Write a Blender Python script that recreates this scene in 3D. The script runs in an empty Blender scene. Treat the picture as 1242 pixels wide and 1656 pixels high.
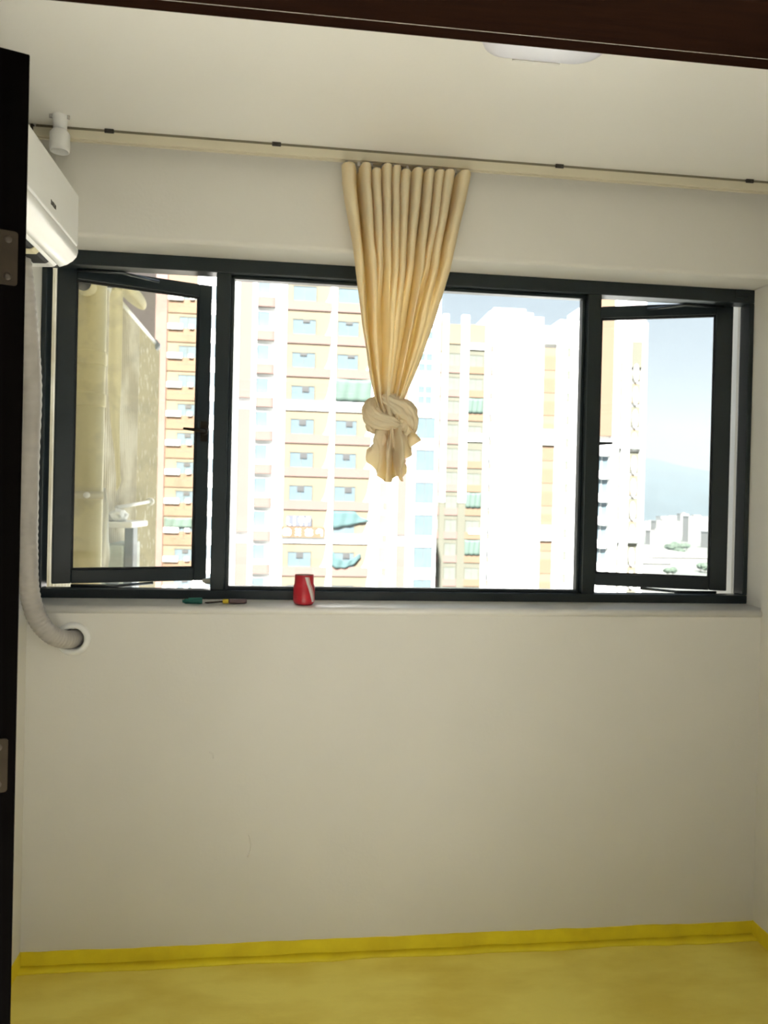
import bpy, bmesh, math, random
from math import sin, cos, pi, radians as R
from mathutils import Vector, Matrix, noise
random.seed(7)
SC = bpy.context.scene
COL = SC.collection

# ------------------------------------------------------------------ camera
YAW, PITCH, ROLL, FPX = .1188, -.0065, .0231, 1245.0
fw = Vector((sin(YAW)*cos(PITCH), cos(YAW)*cos(PITCH), sin(PITCH)))
rt = Vector((cos(YAW), -sin(YAW), 0)); up = rt.cross(fw)
r2 = rt*cos(ROLL)+up*sin(ROLL); u2 = -rt*sin(ROLL)+up*cos(ROLL)
cd = bpy.data.cameras.new('camera'); cam = bpy.data.objects.new('camera', cd); COL.objects.link(cam)
m = Matrix((r2, u2, -fw)).transposed().to_4x4(); m.translation = (0, 0, 1.4)
cam.matrix_world = m
cd.sensor_fit = 'HORIZONTAL'; cd.sensor_width = 36; cd.lens = 36*FPX/1242
cd.clip_start = .02; cd.clip_end = 20000
cd.dof.use_dof = True; cd.dof.focus_distance = 1.5; cd.dof.aperture_fstop = 9
SC.camera = cam

# ------------------------------------------------------------------ light
VS = SC.view_settings
VS.view_transform = 'Standard'; VS.look = 'None'; VS.gamma = 1; VS.use_curve_mapping = False
VS.exposure = 1.48
w = bpy.data.worlds.new('world'); SC.world = w; w.use_nodes = True
nt = w.node_tree; nt.nodes.clear()
wo = nt.nodes.new('ShaderNodeOutputWorld'); bg = nt.nodes.new('ShaderNodeBackground')
tc = nt.nodes.new('ShaderNodeTexCoord'); sx = nt.nodes.new('ShaderNodeSeparateXYZ'); cr = nt.nodes.new('ShaderNodeValToRGB')
nt.links.new(tc.outputs['Generated'], sx.inputs[0]); nt.links.new(sx.outputs['Z'], cr.inputs[0])
nt.links.new(cr.outputs[0], bg.inputs[0]); nt.links.new(bg.outputs[0], wo.inputs[0])
e = cr.color_ramp.elements
e[0].position = 0; e[0].color = (.77, .80, .86, 1)
e[1].position = 1; e[1].color = (.42, .62, .95, 1)
k = cr.color_ramp.elements.new(.30); k.color = (.66, .77, .90, 1)
bg.inputs[1].default_value = 0.285
SKY = bg
HALL_FILL = 2.8      # strength of the unseen fill panels added in the hall
sl = bpy.data.lights.new('sun', 'SUN'); sun = bpy.data.objects.new('sun', sl); COL.objects.link(sun)
sl.energy = 14.0; sl.angle = R(.6); sl.color = (1, .96, .88)
sun.rotation_euler = Vector((.15, .695, -.705)).to_track_quat('-Z', 'Y').to_euler()

# ------------------------------------------------------------------ materials
def mat(name, col, rough=.6, var=.06, scale=6, metal=0, bump=0, bscale=60, spec=.5, col2=None, stretch=None, c0=.35, c1=.65, detail=5):
    M = bpy.data.materials.new(name); M.use_nodes = True
    n = M.node_tree; b = n.nodes['Principled BSDF']
    b.inputs['Roughness'].default_value = rough; b.inputs['Metallic'].default_value = metal
    b.inputs['Specular IOR Level'].default_value = spec
    t = n.nodes.new('ShaderNodeTexCoord'); mp = n.nodes.new('ShaderNodeMapping')
    n.links.new(t.outputs['Object'], mp.inputs[0])
    if stretch: mp.inputs['Scale'].default_value = stretch
    nz = n.nodes.new('ShaderNodeTexNoise'); nz.inputs['Scale'].default_value = scale; nz.inputs['Detail'].default_value = detail
    n.links.new(mp.outputs[0], nz.inputs[0])
    rp = n.nodes.new('ShaderNodeValToRGB'); n.links.new(nz.outputs['Fac'], rp.inputs[0])
    c2 = col2 or tuple(c*(1-var) for c in col)
    rp.color_ramp.elements[0].position = c0; rp.color_ramp.elements[0].color = (*c2, 1)
    rp.color_ramp.elements[1].position = c1; rp.color_ramp.elements[1].color = (*col, 1)
    n.links.new(rp.outputs[0], b.inputs['Base Color'])
    if bump:
        nb = n.nodes.new('ShaderNodeTexNoise'); nb.inputs['Scale'].default_value = bscale; nb.inputs['Detail'].default_value = 4
        n.links.new(mp.outputs[0], nb.inputs[0])
        bp = n.nodes.new('ShaderNodeBump'); bp.inputs['Strength'].default_value = bump; bp.inputs['Distance'].default_value = .004
        n.links.new(nb.outputs['Fac'], bp.inputs['Height']); n.links.new(bp.outputs[0], b.inputs['Normal'])
    return M

def glass_mat(name, tint=(.96, .98, .98), dirt=0.0):
    M = bpy.data.materials.new(name); M.use_nodes = True
    n = M.node_tree; n.nodes.clear()
    o = n.nodes.new('ShaderNodeOutputMaterial'); mx = n.nodes.new('ShaderNodeMixShader')
    tr = n.nodes.new('ShaderNodeBsdfTransparent'); tr.inputs[0].default_value = (*tint, 1)
    gl = n.nodes.new('ShaderNodeBsdfGlossy'); gl.inputs['Roughness'].default_value = .02
    fr = n.nodes.new('ShaderNodeFresnel'); fr.inputs['IOR'].default_value = 1.3
    n.links.new(fr.outputs[0], mx.inputs[0]); n.links.new(tr.outputs[0], mx.inputs[1]); n.links.new(gl.outputs[0], mx.inputs[2])
    out = mx
    if dirt:
        df = n.nodes.new('ShaderNodeBsdfDiffuse'); df.inputs[0].default_value = (.75, .72, .62, 1)
        t = n.nodes.new('ShaderNodeTexCoord'); nz = n.nodes.new('ShaderNodeTexNoise'); nz.inputs['Scale'].default_value = 9; nz.inputs['Detail'].default_value = 8
        n.links.new(t.outputs['Object'], nz.inputs[0])
        mr = n.nodes.new('ShaderNodeMapRange'); mr.inputs[1].default_value = .5; mr.inputs[2].default_value = .8; mr.inputs[3].default_value = 0; mr.inputs[4].default_value = dirt
        n.links.new(nz.outputs['Fac'], mr.inputs[0])
        m2 = n.nodes.new('ShaderNodeMixShader'); n.links.new(mr.outputs[0], m2.inputs[0])
        n.links.new(mx.outputs[0], m2.inputs[1]); n.links.new(df.outputs[0], m2.inputs[2]); out = m2
    n.links.new(out.outputs[0], o.inputs[0])
    return M

def cloth_mat(name, col, tcol, f=.35):
    M = bpy.data.materials.new(name); M.use_nodes = True
    n = M.node_tree; n.nodes.clear()
    o = n.nodes.new('ShaderNodeOutputMaterial'); mx = n.nodes.new('ShaderNodeMixShader')
    d = n.nodes.new('ShaderNodeBsdfDiffuse'); t = n.nodes.new('ShaderNodeBsdfTranslucent')
    tcn = n.nodes.new('ShaderNodeTexCoord'); nz = n.nodes.new('ShaderNodeTexNoise'); nz.inputs['Scale'].default_value = 14; nz.inputs['Detail'].default_value = 6
    n.links.new(tcn.outputs['Object'], nz.inputs[0])
    rp = n.nodes.new('ShaderNodeValToRGB'); n.links.new(nz.outputs['Fac'], rp.inputs[0])
    rp.color_ramp.elements[0].position = .3; rp.color_ramp.elements[0].color = (*[c*.9 for c in col], 1)
    rp.color_ramp.elements[1].position = .7; rp.color_ramp.elements[1].color = (*col, 1)
    n.links.new(rp.outputs[0], d.inputs[0]); t.inputs[0].default_value = (*tcol, 1)
    wv = n.nodes.new('ShaderNodeTexNoise'); wv.inputs['Scale'].default_value = 400
    n.links.new(tcn.outputs['Object'], wv.inputs[0])
    bp = n.nodes.new('ShaderNodeBump'); bp.inputs['Strength'].default_value = .15; bp.inputs['Distance'].default_value = .001
    n.links.new(wv.outputs['Fac'], bp.inputs['Height']); n.links.new(bp.outputs[0], d.inputs['Normal'])
    mx.inputs[0].default_value = f
    n.links.new(d.outputs[0], mx.inputs[1]); n.links.new(t.outputs[0], mx.inputs[2]); n.links.new(mx.outputs[0], o.inputs[0])
    return M

MT = dict(
    plaster=mat('plaster', (.80, .775, .715), .85, .025, 3, bump=.12, bscale=90),
    ceiling=mat('ceiling_paint', (.95, .93, .89), .9, .02, 2, bump=.06, bscale=60),
    sill=mat('sill_paint', (.90, .88, .84), .3, .05, 9, bump=.1, bscale=40),
    floor=mat('yellow_floor_paint', (.97, .82, .17), .55, .0, 3.2, col2=(.84, .66, .10), bump=.25, bscale=25, c0=.34, c1=.60, detail=9, stretch=(1, 2.2, 1)),
    band=mat('yellow_band_paint', (.97, .80, .03), .6, .0, 9, col2=(.84, .66, .025), bump=.2, bscale=40),
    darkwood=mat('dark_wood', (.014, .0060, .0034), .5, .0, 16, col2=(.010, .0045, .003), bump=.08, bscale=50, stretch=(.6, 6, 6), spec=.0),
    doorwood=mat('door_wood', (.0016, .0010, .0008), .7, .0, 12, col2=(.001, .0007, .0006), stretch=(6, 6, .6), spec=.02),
    pale_lip=mat('pale_lip_strip', (.9, .82, .75), .5),
    steel=mat('hinge_steel', (.030, .022, .014), .5, .2, 40, metal=.6, spec=.2),
    screw=mat('screw_steel', (.05, .04, .03), .4, .2, 40, metal=.7),
    alu=mat('window_aluminium', (.010, .018, .022), .38, .1, 12, spec=.5),
    gasket=mat('black_rubber', (.01, .012, .014), .6),
    chrome=mat('chrome', (.10, .11, .115), .3, metal=.9),
    glass=glass_mat('clear_glass'), dirtyglass=glass_mat('dusty_glass', (.97, .97, .94), .22),
    curtain=cloth_mat('curtain_cloth', (.96, .87, .62), (.97, .60, .12), .27),
    track=mat('track_plastic', (.74, .68, .52), .5, .05),
    gap_shade=mat('track_gap_shade', (.24, .21, .14), .7), clip=mat('dark_clip', (.04, .035, .03), .5),
    white=mat('white_plastic', (.90, .90, .88), .35, .01),
    acwhite=mat('aircon_plastic', (.93, .93, .91), .28, .01),
    black=mat('dark_slot', (.006, .006, .006), .7),
    hose=mat('hose_plastic', (.50, .47, .44), .55, .12, 20),
    cable=mat('cable_plastic', (.62, .68, .74), .4),
    lens=mat('lamp_acrylic', (.80, .80, .90), .35, .01),
    rim=mat('lamp_rim', (.9, .88, .82), .4),
    red=mat('red_can_print', (.60, .02, .035), .35, .25, 30), silver=mat('silver_stripe', (.72, .66, .64), .4),
    can_in=mat('can_inside', (.55, .52, .5), .4, metal=.7),
    green=mat('dark_green_plastic', (.004, .11, .085), .45), green2=mat('green_plastic_tip', (.02, .22, .16), .45),
    handle_brown=mat('brown_handle', (.16, .10, .10), .4), yellow=mat('yellow_collar', (.80, .58, .03), .4),
    filler=mat('filler_lump', (.55, .52, .45), .8),
    # outside
    facade=mat('facade_render', (.72, .66, .48), .9, .12, 3, bump=.1),
    rib=mat('ribbed_cladding', (.64, .59, .47), .7, .0, 3.5, col2=(.86, .82, .72), c0=.42, c1=.6, detail=8),
    pier=mat('stained_pier', (.58, .51, .33), .85, .0, 16, col2=(.84, .80, .68), c0=.30, c1=.44, detail=6),
    pipe=mat('drain_pipe_plastic', (.74, .66, .40), .5, .08, 5),
    bluegrey=mat('blue_grey', (.33, .38, .46), .5), palegreen=mat('pale_green_panel', (.70, .78, .78), .5),
    pale_cloth=mat('pale_cloth', (.94, .88, .66), .8, .04, 8), pale_yellow=mat('pale_yellow', (.90, .82, .56), .7), slate=mat('slate_dark', (.12, .13, .17), .6),
    lilac=mat('lilac_wall', (.46, .40, .42), .85, .04, .3),
    twhite=mat('tower_white', (.86, .86, .86), .8, .02, .4),
    tpeach=mat('tower_peach', (.150, .093, .083), .8, .04, .3),
    torange=mat('tower_orange', (0.142, 0.089, 0.058), .8, .04, .3),
    tyellow=mat('tower_yellow', (0.142, 0.110, 0.076), .8, .04, .3),
    tbeige=mat('tower_beige', (0.093, 0.091, 0.071), .8, .03, .3),
    tglass=mat('tower_glass', (0.096, 0.127, 0.150), .25, .12, .8),  # base colour carries the pale blue sky reflection of the panes
    tglass2=mat('tower_glass_green', (0.120, 0.129, 0.116), .3, .1, .8),
    tgrille=mat('tower_grille', (.055, .055, .058), .7, .5, 14),
    teal=mat('teal_sheet', (0.053, 0.101, 0.107), .8, .15, .5), mint=mat('mint_sheet', (0.073, 0.112, 0.096), .8, .15, .5),
    lav=mat('sign_lavender', (0.076, 0.080, 0.105), .7), signorange=mat('sign_orange', (0.119, 0.069, 0.038), .7),
    ground=mat('ground_mix', (0.112, 0.114, 0.110), .9, .0, .012, col2=(.11, .125, .11), detail=8),
    hill=mat('hill_forest', (.02, .035, .045), .95, .3, .004, detail=9),
    citywall=mat('city_wall', (0.189, 0.189, 0.185), .8, .05, .05), cityroof=mat('city_roof', (0.181, 0.176, 0.172), .8, .1, .05),
    cityglass=mat('city_glass', (.16, .17, .19), .4), tree=mat('tree_leaves', (0.073, 0.103, 0.077), .9, .4, .3), bark=mat('bark', (.16, .11, .07), .9),
    road=mat('pale_concrete', (0.232, 0.228, 0.224), .9, .1, .02),
    hallpaint=mat('hall_paint', (.84, .81, .75), .9), hallfloor=mat('hall_floor', (.86, .83, .77), .5),
)

# ------------------------------------------------------------------ mesh helpers
class MB:
    def __init__(s): s.v = []; s.f = []; s.sm = []
    def add(s, vs, fs, smooth=False):
        o = len(s.v); s.v += [tuple(v) for v in vs]; s.f += [tuple(i+o for i in f) for f in fs]; s.sm += [smooth]*len(fs); return s
    def box(s, x0, x1, y0, y1, z0, z1):
        x0, x1 = min(x0, x1), max(x0, x1); y0, y1 = min(y0, y1), max(y0, y1); z0, z1 = min(z0, z1), max(z0, z1)
        return s.add([(x0,y0,z0),(x1,y0,z0),(x1,y1,z0),(x0,y1,z0),(x0,y0,z1),(x1,y0,z1),(x1,y1,z1),(x0,y1,z1)],
              [(0,3,2,1),(4,5,6,7),(0,1,5,4),(1,2,6,5),(2,3,7,6),(3,0,4,7)])
    def prism(s, poly, axis, a, b, smooth=False):   # poly 2D CCW extruded along axis 'x','y','z' from a to b
        def P(p, t): return {'x': (t, p[0], p[1]), 'y': (p[0], t, p[1]), 'z': (p[0], p[1], t)}[axis]
        n = len(poly); vs = [P(p, a) for p in poly]+[P(p, b) for p in poly]
        fs = [tuple(range(n-1, -1, -1)), tuple(range(n, 2*n))]
        s.add(vs, fs, False)
        o = len(s.v)-2*n
        for i in range(n):
            j = (i+1) % n; s.f.append((o+i, o+j, o+n+j, o+n+i)); s.sm.append(smooth)
        return s
    def tube(s, pts, rad, n=12, caps=True, smooth=True, rfun=None):
        pts = [Vector(p) for p in pts]; vs = []; fs = []
        t0 = (pts[1]-pts[0]).normalized(); ref = Vector((0,0,1)) if abs(t0.z) < .9 else Vector((1,0,0))
        nrm = t0.cross(ref).normalized()
        for i, p in enumerate(pts):
            t = (pts[min(i+1, len(pts)-1)]-pts[max(i-1, 0)]).normalized()
            nrm = (nrm-t*nrm.dot(t)).normalized(); bn = t.cross(nrm)
            for k in range(n):
                a = 2*pi*k/n
                r = rad[i] if isinstance(rad, (list, tuple)) else rad
                if rfun: r *= rfun(i/(len(pts)-1), a)
                vs.append(p+nrm*cos(a)*r+bn*sin(a)*r)
        for i in range(len(pts)-1):
            for k in range(n):
                k2 = (k+1) % n; fs.append((i*n+k, i*n+k2, (i+1)*n+k2, (i+1)*n+k))
        s.add(vs, fs, smooth)
        if caps:
            o = len(s.v)-len(vs)
            s.f.append(tuple(o+k for k in range(n-1, -1, -1))); s.sm.append(False)
            s.f.append(tuple(o+(len(pts)-1)*n+k for k in range(n))); s.sm.append(False)
        return s
    def lathe(s, prof, c=(0,0,0), n=28, smooth=True, axis='z'):   # prof: (r, h)
        vs = []; fs = []
        for r, h in prof:
            for k in range(n):
                a = 2*pi*k/n; x, y, z = r*cos(a), r*sin(a), h
                if axis == 'y': x, y, z = x, h, r*sin(a)
                if axis == 'x': x, y, z = h, r*cos(a), r*sin(a)
                vs.append((c[0]+x, c[1]+y, c[2]+z))
        for i in range(len(prof)-1):
            for k in range(n):
                k2 = (k+1) % n; fs.append((i*n+k, i*n+k2, (i+1)*n+k2, (i+1)*n+k))
        return s.add(vs, fs, smooth)
    def mesh(s, name, M):
        me = bpy.data.meshes.new(name); me.from_pydata(s.v, [], s.f); me.materials.append(M)
        me.polygons.foreach_set('use_smooth', s.sm); me.update()
        bm = bmesh.new(); bm.from_mesh(me); bmesh.ops.recalc_face_normals(bm, faces=bm.faces); bm.to_mesh(me); bm.free()
        return me
    def obj(s, name, M, parent=None, loc=None, bevel=0, kind=None):
        o = bpy.data.objects.new(name, s.mesh(name, M)); COL.objects.link(o)
        if parent: o.parent = parent
        if loc: o.location = loc
        if bevel:
            b = o.modifiers.new('bevel', 'BEVEL'); b.width = bevel; b.segments = 2; b.limit_method = 'ANGLE'
        if kind: o['kind'] = kind
        return o

def inst(name, me, parent, loc=(0,0,0), rot=None, scl=None):
    o = bpy.data.objects.new(name, me); COL.objects.link(o); o.parent = parent; o.location = loc
    if rot: o.rotation_euler = rot
    if scl: o.scale = scl
    return o
def tag(o, label, cat, group=None, kind=None):
    o['label'] = label; o['category'] = cat
    if group: o['group'] = group
    if kind: o['kind'] = kind
    return o
def thing(name, label, cat, loc=(0,0,0), group=None, rz=0):
    o = bpy.data.objects.new(name, None); COL.objects.link(o); o.location = loc; o.rotation_euler = (0,0,rz); o.empty_display_size = .1
    return tag(o, label, cat, group)
def struct(name, mb, M, parent=None, bevel=0):
    return mb.obj(name, M, parent, bevel=bevel, kind=None if parent else 'structure')
def smooth_pts(pts, n=8):    # Catmull-Rom
    P = [Vector(p) for p in pts]; P = [2*P[0]-P[1]]+P+[2*P[-1]-P[-2]]; out = []
    for i in range(1, len(P)-2):
        for k in range(n):
            t = k/n; a, b, c, d = P[i-1], P[i], P[i+1], P[i+2]
            out.append(.5*((2*b)+(c-a)*t+(2*a-5*b+4*c-d)*t*t+(3*b-a-3*c+d)*t**3))
    out.append(P[-2]); return out
def interp(x, tab):
    for (a, va), (b, vb) in zip(tab, tab[1:]):
        if (a <= x <= b) or (b <= x <= a):
            t = (x-a)/(b-a) if b != a else 0
            return va+(vb-va)*t
    return tab[0][1] if abs(x-tab[0][0]) < abs(x-tab[-1][0]) else tab[-1][1]

# ------------------------------------------------------------------ room shell
XL, XR, D, YF, CZ = -.774, 1.5545, 2.39, .975, 2.475
JL, JR = -.792, 1.586            # window recess cheeks
ZS, ZT = 1.085, 2.186            # recess bottom / top
YO = 2.62                        # outer face
HX, HZ, HR = -.6405, .985, .03   # hose hole
struct('floor', MB().box(-.9, 1.75, YF-.13, YO-.02, -.12, 0), MT['floor'])
struct('ceiling', MB().box(-.95, 1.8, YF-.02, YO-.02, CZ, CZ+.15), MT['ceiling'])
b = MB()      # lower wall with a square hole behind the hose ring, upper wall
b.box(-.9, HX-HR, D, YO, 0, ZS-.012); b.box(HX+HR, 1.7, D, YO, 0, ZS-.012)
b.box(HX-HR, HX+HR, D, YO, 0, HZ-HR); b.box(HX-HR, HX+HR, D, YO, HZ+HR, ZS-.012); b.box(HX-HR, HX+HR, D+.15, YO, HZ-HR, HZ+HR)
wb = struct('wall_back', b, MT['plaster'])
# upper beam with a soft lower arris
r = .014; prof = [(D, CZ+.02), (D, ZT+r)]+[(D+r-r*cos(a), ZT+r-r*sin(a)) for a in [pi/2*i/6 for i in range(1, 7)]]+[(YO, ZT), (YO, CZ+.02)]
b = MB(); b.prism(prof, 'x', -.9, 1.7); b.obj('beam', MT['plaster'], wb)
b = MB(); b.box(-1.0, XL, YF-.05, D, 0, CZ+.02); b.box(-1.0, JL, D, YO, 0, CZ+.02)
struct('wall_left', b, MT['plaster'])
b = MB(); b.box(XR, 1.8, YF-.05, D, 0, CZ+.02); b.box(JR, 1.8, D, YO, 0, CZ+.02)
struct('wall_right', b, MT['plaster'])
OL, OR_, OZ, YN = -.402, .68, 2.0, .846        # door opening
b = MB(); b.box(-1.0, OL-.04, YN+.01, YF, 0, CZ+.02); b.box(OR_+.04, 1.8, YN+.01, YF, 0, CZ+.02); b.box(OL-.04, OR_+.04, YN+.01, YF, OZ+.04, CZ+.02)
struct('wall_front', b, MT['plaster'])
# plaster marks on the lower wall (small raised scuffs)
sc = MB(); sc.tube(smooth_pts([(-.110, D, .385), (-.104, D, .365), (-.103, D, .34), (-.112, D, .315)], 5), .003, 6)
sc.obj('plaster_scuff', MT['plaster'], wb)
sc = MB(); sc.tube(smooth_pts([(-.235, D, .640), (-.225, D, .634), (-.222, D, .62)], 4), .0025, 6)
sc.obj('plaster_scuff', MT['plaster'], wb)
# painted band up the foot of the walls, uneven top edge
def band(name, pts_fn, n, length):
    b = MB(); vs = []; fs = []
    for i in range(n+1):
        t = i/n; h = .051+.0035*noise.noise((t*length*5, 3.3, 0))+.002*noise.noise((t*length*22, 1.3, 0))
        (fx, fy), (bx, by) = pts_fn(t)
        for z, (px, py) in ((0, (fx, fy)), (h-.0015, (fx, fy)), (h, (bx, by)), (0, (bx, by))): vs.append((px, py, z))
    for i in range(n):
        for k in range(4): fs.append((i*4+k, i*4+(k+1) % 4, i*4+4+(k+1) % 4, i*4+4+k))
    b.add(vs, fs); struct(name, b, MT['band'])
th = .003
band('baseboard_back', lambda t: ((XL+(XR-XL)*t, D-th), (XL+(XR-XL)*t, D+.001)), 160, 2.33)
band('baseboard_left', lambda t: ((XL+th, YF+(D-YF)*t), (XL-.001, YF+(D-YF)*t)), 60, 1.4)
band('baseboard_right', lambda t: ((XR-th, YF+(D-YF)*t), (XR+.001, YF+(D-YF)*t)), 60, 1.4)
# worn mortar fillet at the foot of the back wall
b = MB(); vs = []; fs = []
for i in range(121):
    x = XL+(XR-XL)*i/120; d = .028+.010*noise.noise((x*4, .2, 0))+.005*noise.noise((x*15, .7, 0)); h = .010+.004*noise.noise((x*7, 5., 0))
    vs += [(x, D-th+.001, 0), (x, D-th-d, .0), (x, D-th-d*.85, .004), (x, D-th+.001, h)]
for i in range(120):
    for k_ in range(4): fs.append((i*4+k_, i*4+(k_+1) % 4, i*4+4+(k_+1) % 4, i*4+4+k_))
b.add(vs, fs, True); struct('trim_1', b, MT['band'])

# hall behind the camera, lit by an added window and fill panels
b = MB(); b.box(-2.2, 2.2, -1.3, YN-.0, -.12, 0); struct('floor_hall', b, MT['hallfloor'])
b = MB(); b.box(-2.2, 2.2, -1.3, YN+.01, CZ, CZ+.15); hc = struct('ceiling_hall', b, MT['hallpaint'])
EM = bpy.data.materials.new('fill_panel_glow'); EM.use_nodes = True; n_em = EM.node_tree; n_em.nodes.clear()
o1 = n_em.nodes.new('ShaderNodeOutputMaterial'); o2 = n_em.nodes.new('ShaderNodeEmission'); o2.inputs[0].default_value = (1, .97, .93, 1); o2.inputs[1].default_value = HALL_FILL
n_em.links.new(o2.outputs[0], o1.inputs[0])
for x_ in (-.75, .75):       # two unseen glowing panels added behind the camera to brighten the room
    q = MB(); q.box(x_-.36, x_+.36, -1.20, -.48, CZ-.05, CZ); pl = q.obj('fill_panel_frame', MT['white'], hc)
    q = MB(); q.box(x_-.34, x_+.34, -1.18, -.50, CZ-.056, CZ-.051); q.obj('fill_panel_face', EM, pl)
b = MB(); b.box(-2.3, -2.2, -1.3, YF, 0, CZ+.15); struct('wall_hall_left', b, MT['hallpaint'])
b = MB(); b.box(2.2, 2.3, -1.3, YF, 0, CZ+.15); struct('wall_hall_right', b, MT['hallpaint'])
b = MB(); b.box(-2.3, -1.9, -1.4, -1.3, 0, CZ+.15); b.box(1.9, 2.3, -1.4, -1.3, 0, CZ+.15); b.box(-1.9, 1.9, -1.4, -1.3, 2.35, CZ+.15); b.box(-1.9, 1.9, -1.4, -1.3, 0, .9); struct('wall_hall_back', b, MT['hallpaint'])
w2 = bpy.data.objects.new('added_hall_window', None); COL.objects.link(w2); w2['kind'] = 'structure'   # unseen window added to let in sun that brightens the room
for x0, x1, z0, z1 in ((-1.9, 1.9, .9, .96), (-1.9, 1.9, 2.29, 2.35), (-1.9, -1.84, .96, 2.29), (1.84, 1.9, .96, 2.29), (-.03, .03, .96, 2.29)):
    MB().box(x0, x1, -1.37, -1.32, z0, z1).obj('added_window_frame', MT['alu'], w2)
for x0, x1 in ((-1.84, -.03), (.03, 1.84)): MB().box(x0, x1, -1.348, -1.343, .96, 2.29).obj('added_window_pane', MT['glass'], w2)
b = MB(); b.box(-2.2, -1.0, YN+.01, YF, 0, CZ+.02); b.box(1.8, 2.2, YN+.01, YF, 0, CZ+.02); struct('wall_hall_front', b, MT['hallpaint'])

# ------------------------------------------------------------------ door frame + open leaf
d1 = bpy.data.objects.new('door_1', None); COL.objects.link(d1); d1['kind'] = 'structure'
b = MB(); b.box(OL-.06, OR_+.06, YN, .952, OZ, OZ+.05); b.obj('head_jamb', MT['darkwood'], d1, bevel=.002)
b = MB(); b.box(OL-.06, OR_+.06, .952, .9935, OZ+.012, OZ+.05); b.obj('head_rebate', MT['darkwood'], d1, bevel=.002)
b = MB(); b.box(OL, OR_, .952, .9565, OZ+.0035, OZ+.0115); b.obj('pale_lip_strip', MT['pale_lip'], d1)  # thin pale strip along the lip of the head rebate
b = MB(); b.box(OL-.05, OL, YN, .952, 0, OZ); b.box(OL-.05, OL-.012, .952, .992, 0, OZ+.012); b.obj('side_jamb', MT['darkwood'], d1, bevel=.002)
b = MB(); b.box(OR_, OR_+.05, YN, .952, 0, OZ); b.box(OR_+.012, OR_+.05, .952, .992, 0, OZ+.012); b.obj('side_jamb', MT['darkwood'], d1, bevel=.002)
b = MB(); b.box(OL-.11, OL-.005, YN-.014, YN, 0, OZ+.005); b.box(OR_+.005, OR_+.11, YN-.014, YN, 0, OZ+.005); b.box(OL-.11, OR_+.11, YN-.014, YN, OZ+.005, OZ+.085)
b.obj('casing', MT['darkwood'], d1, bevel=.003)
# leaf: local x = thickness (hinge edge), local y = away from the hinge edge
leaf = thing('door_leaf', 'near-black wooden door leaf standing open at the left edge, hinge edge facing the camera', 'door', (-.353, 1.058, 0), rz=R(20))
TH, LL, LH = .048, .52, 1.98
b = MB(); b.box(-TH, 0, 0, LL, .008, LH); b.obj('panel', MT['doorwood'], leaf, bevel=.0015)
for zc in (1.711, 1.052):
    hz = .035
    b = MB()
    pts = []
    for (cx_, cz_, a0) in ((-.0135, hz-.004, 0), (-.0445, hz-.004, 1), (-.0445, -hz+.004, 2), (-.0135, -hz+.004, 3)):
        for j in range(4):
            a = pi/2*a0+pi/2*j/3; pts.append((cx_+.004*cos(a), cz_+.004*sin(a)))
    b.prism(pts, 'y', -.0022, .0005)
    h = b.obj('hinge', MT['steel'], leaf, (0, 0, zc))
    kb = MB(); kb.tube([(-.053, -.003, -hz), (-.053, -.003, hz)], .0055, 12)
    kb.obj('knuckle', MT['steel'], h)
    for sx_ in (-.021, -.038):
        for sz in (hz-.011, -hz+.011):
            s_ = MB(); s_.lathe([(.0, -.0034), (.0022, -.0034), (.0045, -.0026), (.0052, -.0018)], n=16, axis='y')
            so = s_.obj('screw', MT['screw'], h, (sx_, 0, sz))

# ------------------------------------------------------------------ window
win = bpy.data.objects.new('window_1', None); COL.objects.link(win); win['kind'] = 'structure'; win.location = (0, 0, 0)
WY0, WY1 = 2.52, 2.58
ZB0, ZB1, ZT0, ZT1 = 1.090, 1.128, 2.140, 2.186
b = MB(); b.box(JL, JR, WY0, WY1, ZT0, ZT1); b.obj('frame_head', MT['alu'], win, bevel=.003)
b = MB(); b.box(JL, JR, WY0, WY1, ZB0, ZB1-.008); b.obj('frame_bottom', MT['alu'], win, bevel=.003)
b = MB(); b.box(JL, -.776, WY0, WY1, ZB1-.008, ZT0); b.obj('frame_jamb', MT['alu'], win, bevel=.003)
b = MB(); b.box(1.569, JR, WY0, WY1, ZB1-.008, ZT0); b.obj('frame_jamb', MT['alu'], win, bevel=.003)
M1a, M1b, M2a, M2b = -.257, -.212, .984, 1.031
for a_, b_ in ((M1a, M1b), (M2a, M2b)):
    b = MB(); b.box(a_, b_, WY0, WY1, ZB1-.008, ZT0); b.obj('mullion', MT['alu'], win, bevel=.003)
# glazing beads and the fixed pane
bw = .011
for (x0, x1, z0, z1) in ((M1b, M2a, ZT0-bw, ZT0), (M1b, M2a, ZB1-.008, ZB1-.008+bw), (M1b, M1b+bw, ZB1, ZT0), (M2a-bw, M2a, ZB1, ZT0)):
    b = MB(); b.box(x0, x1, 2.545, WY1-.004, z0, z1); b.obj('glazing_bead', MT['alu'], win, bevel=.002)
b = MB(); b.box(M1b+.003, M2a-.003, 2.552, 2.557, ZB1, ZT0-.003); b.obj('fixed_pane', MT['glass'], win)
# sill with a rounded nose
r = .012
prof = [(YO-.03, ZS-.012), (YO-.03, ZS+.006), (WY0, ZS+.006), (D+.004, ZS)]+[(D+.004-r*sin(a), ZS-r+r*cos(a)) for a in [pi*i/8 for i in range(1, 9)]]
prof = [(y, max(z, ZS-.026)) for y, z in prof]
b = MB(); b.prism(prof[::-1], 'x', JL+.001, JR-.001, True); b.obj('sill', MT['sill'], win)

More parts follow.
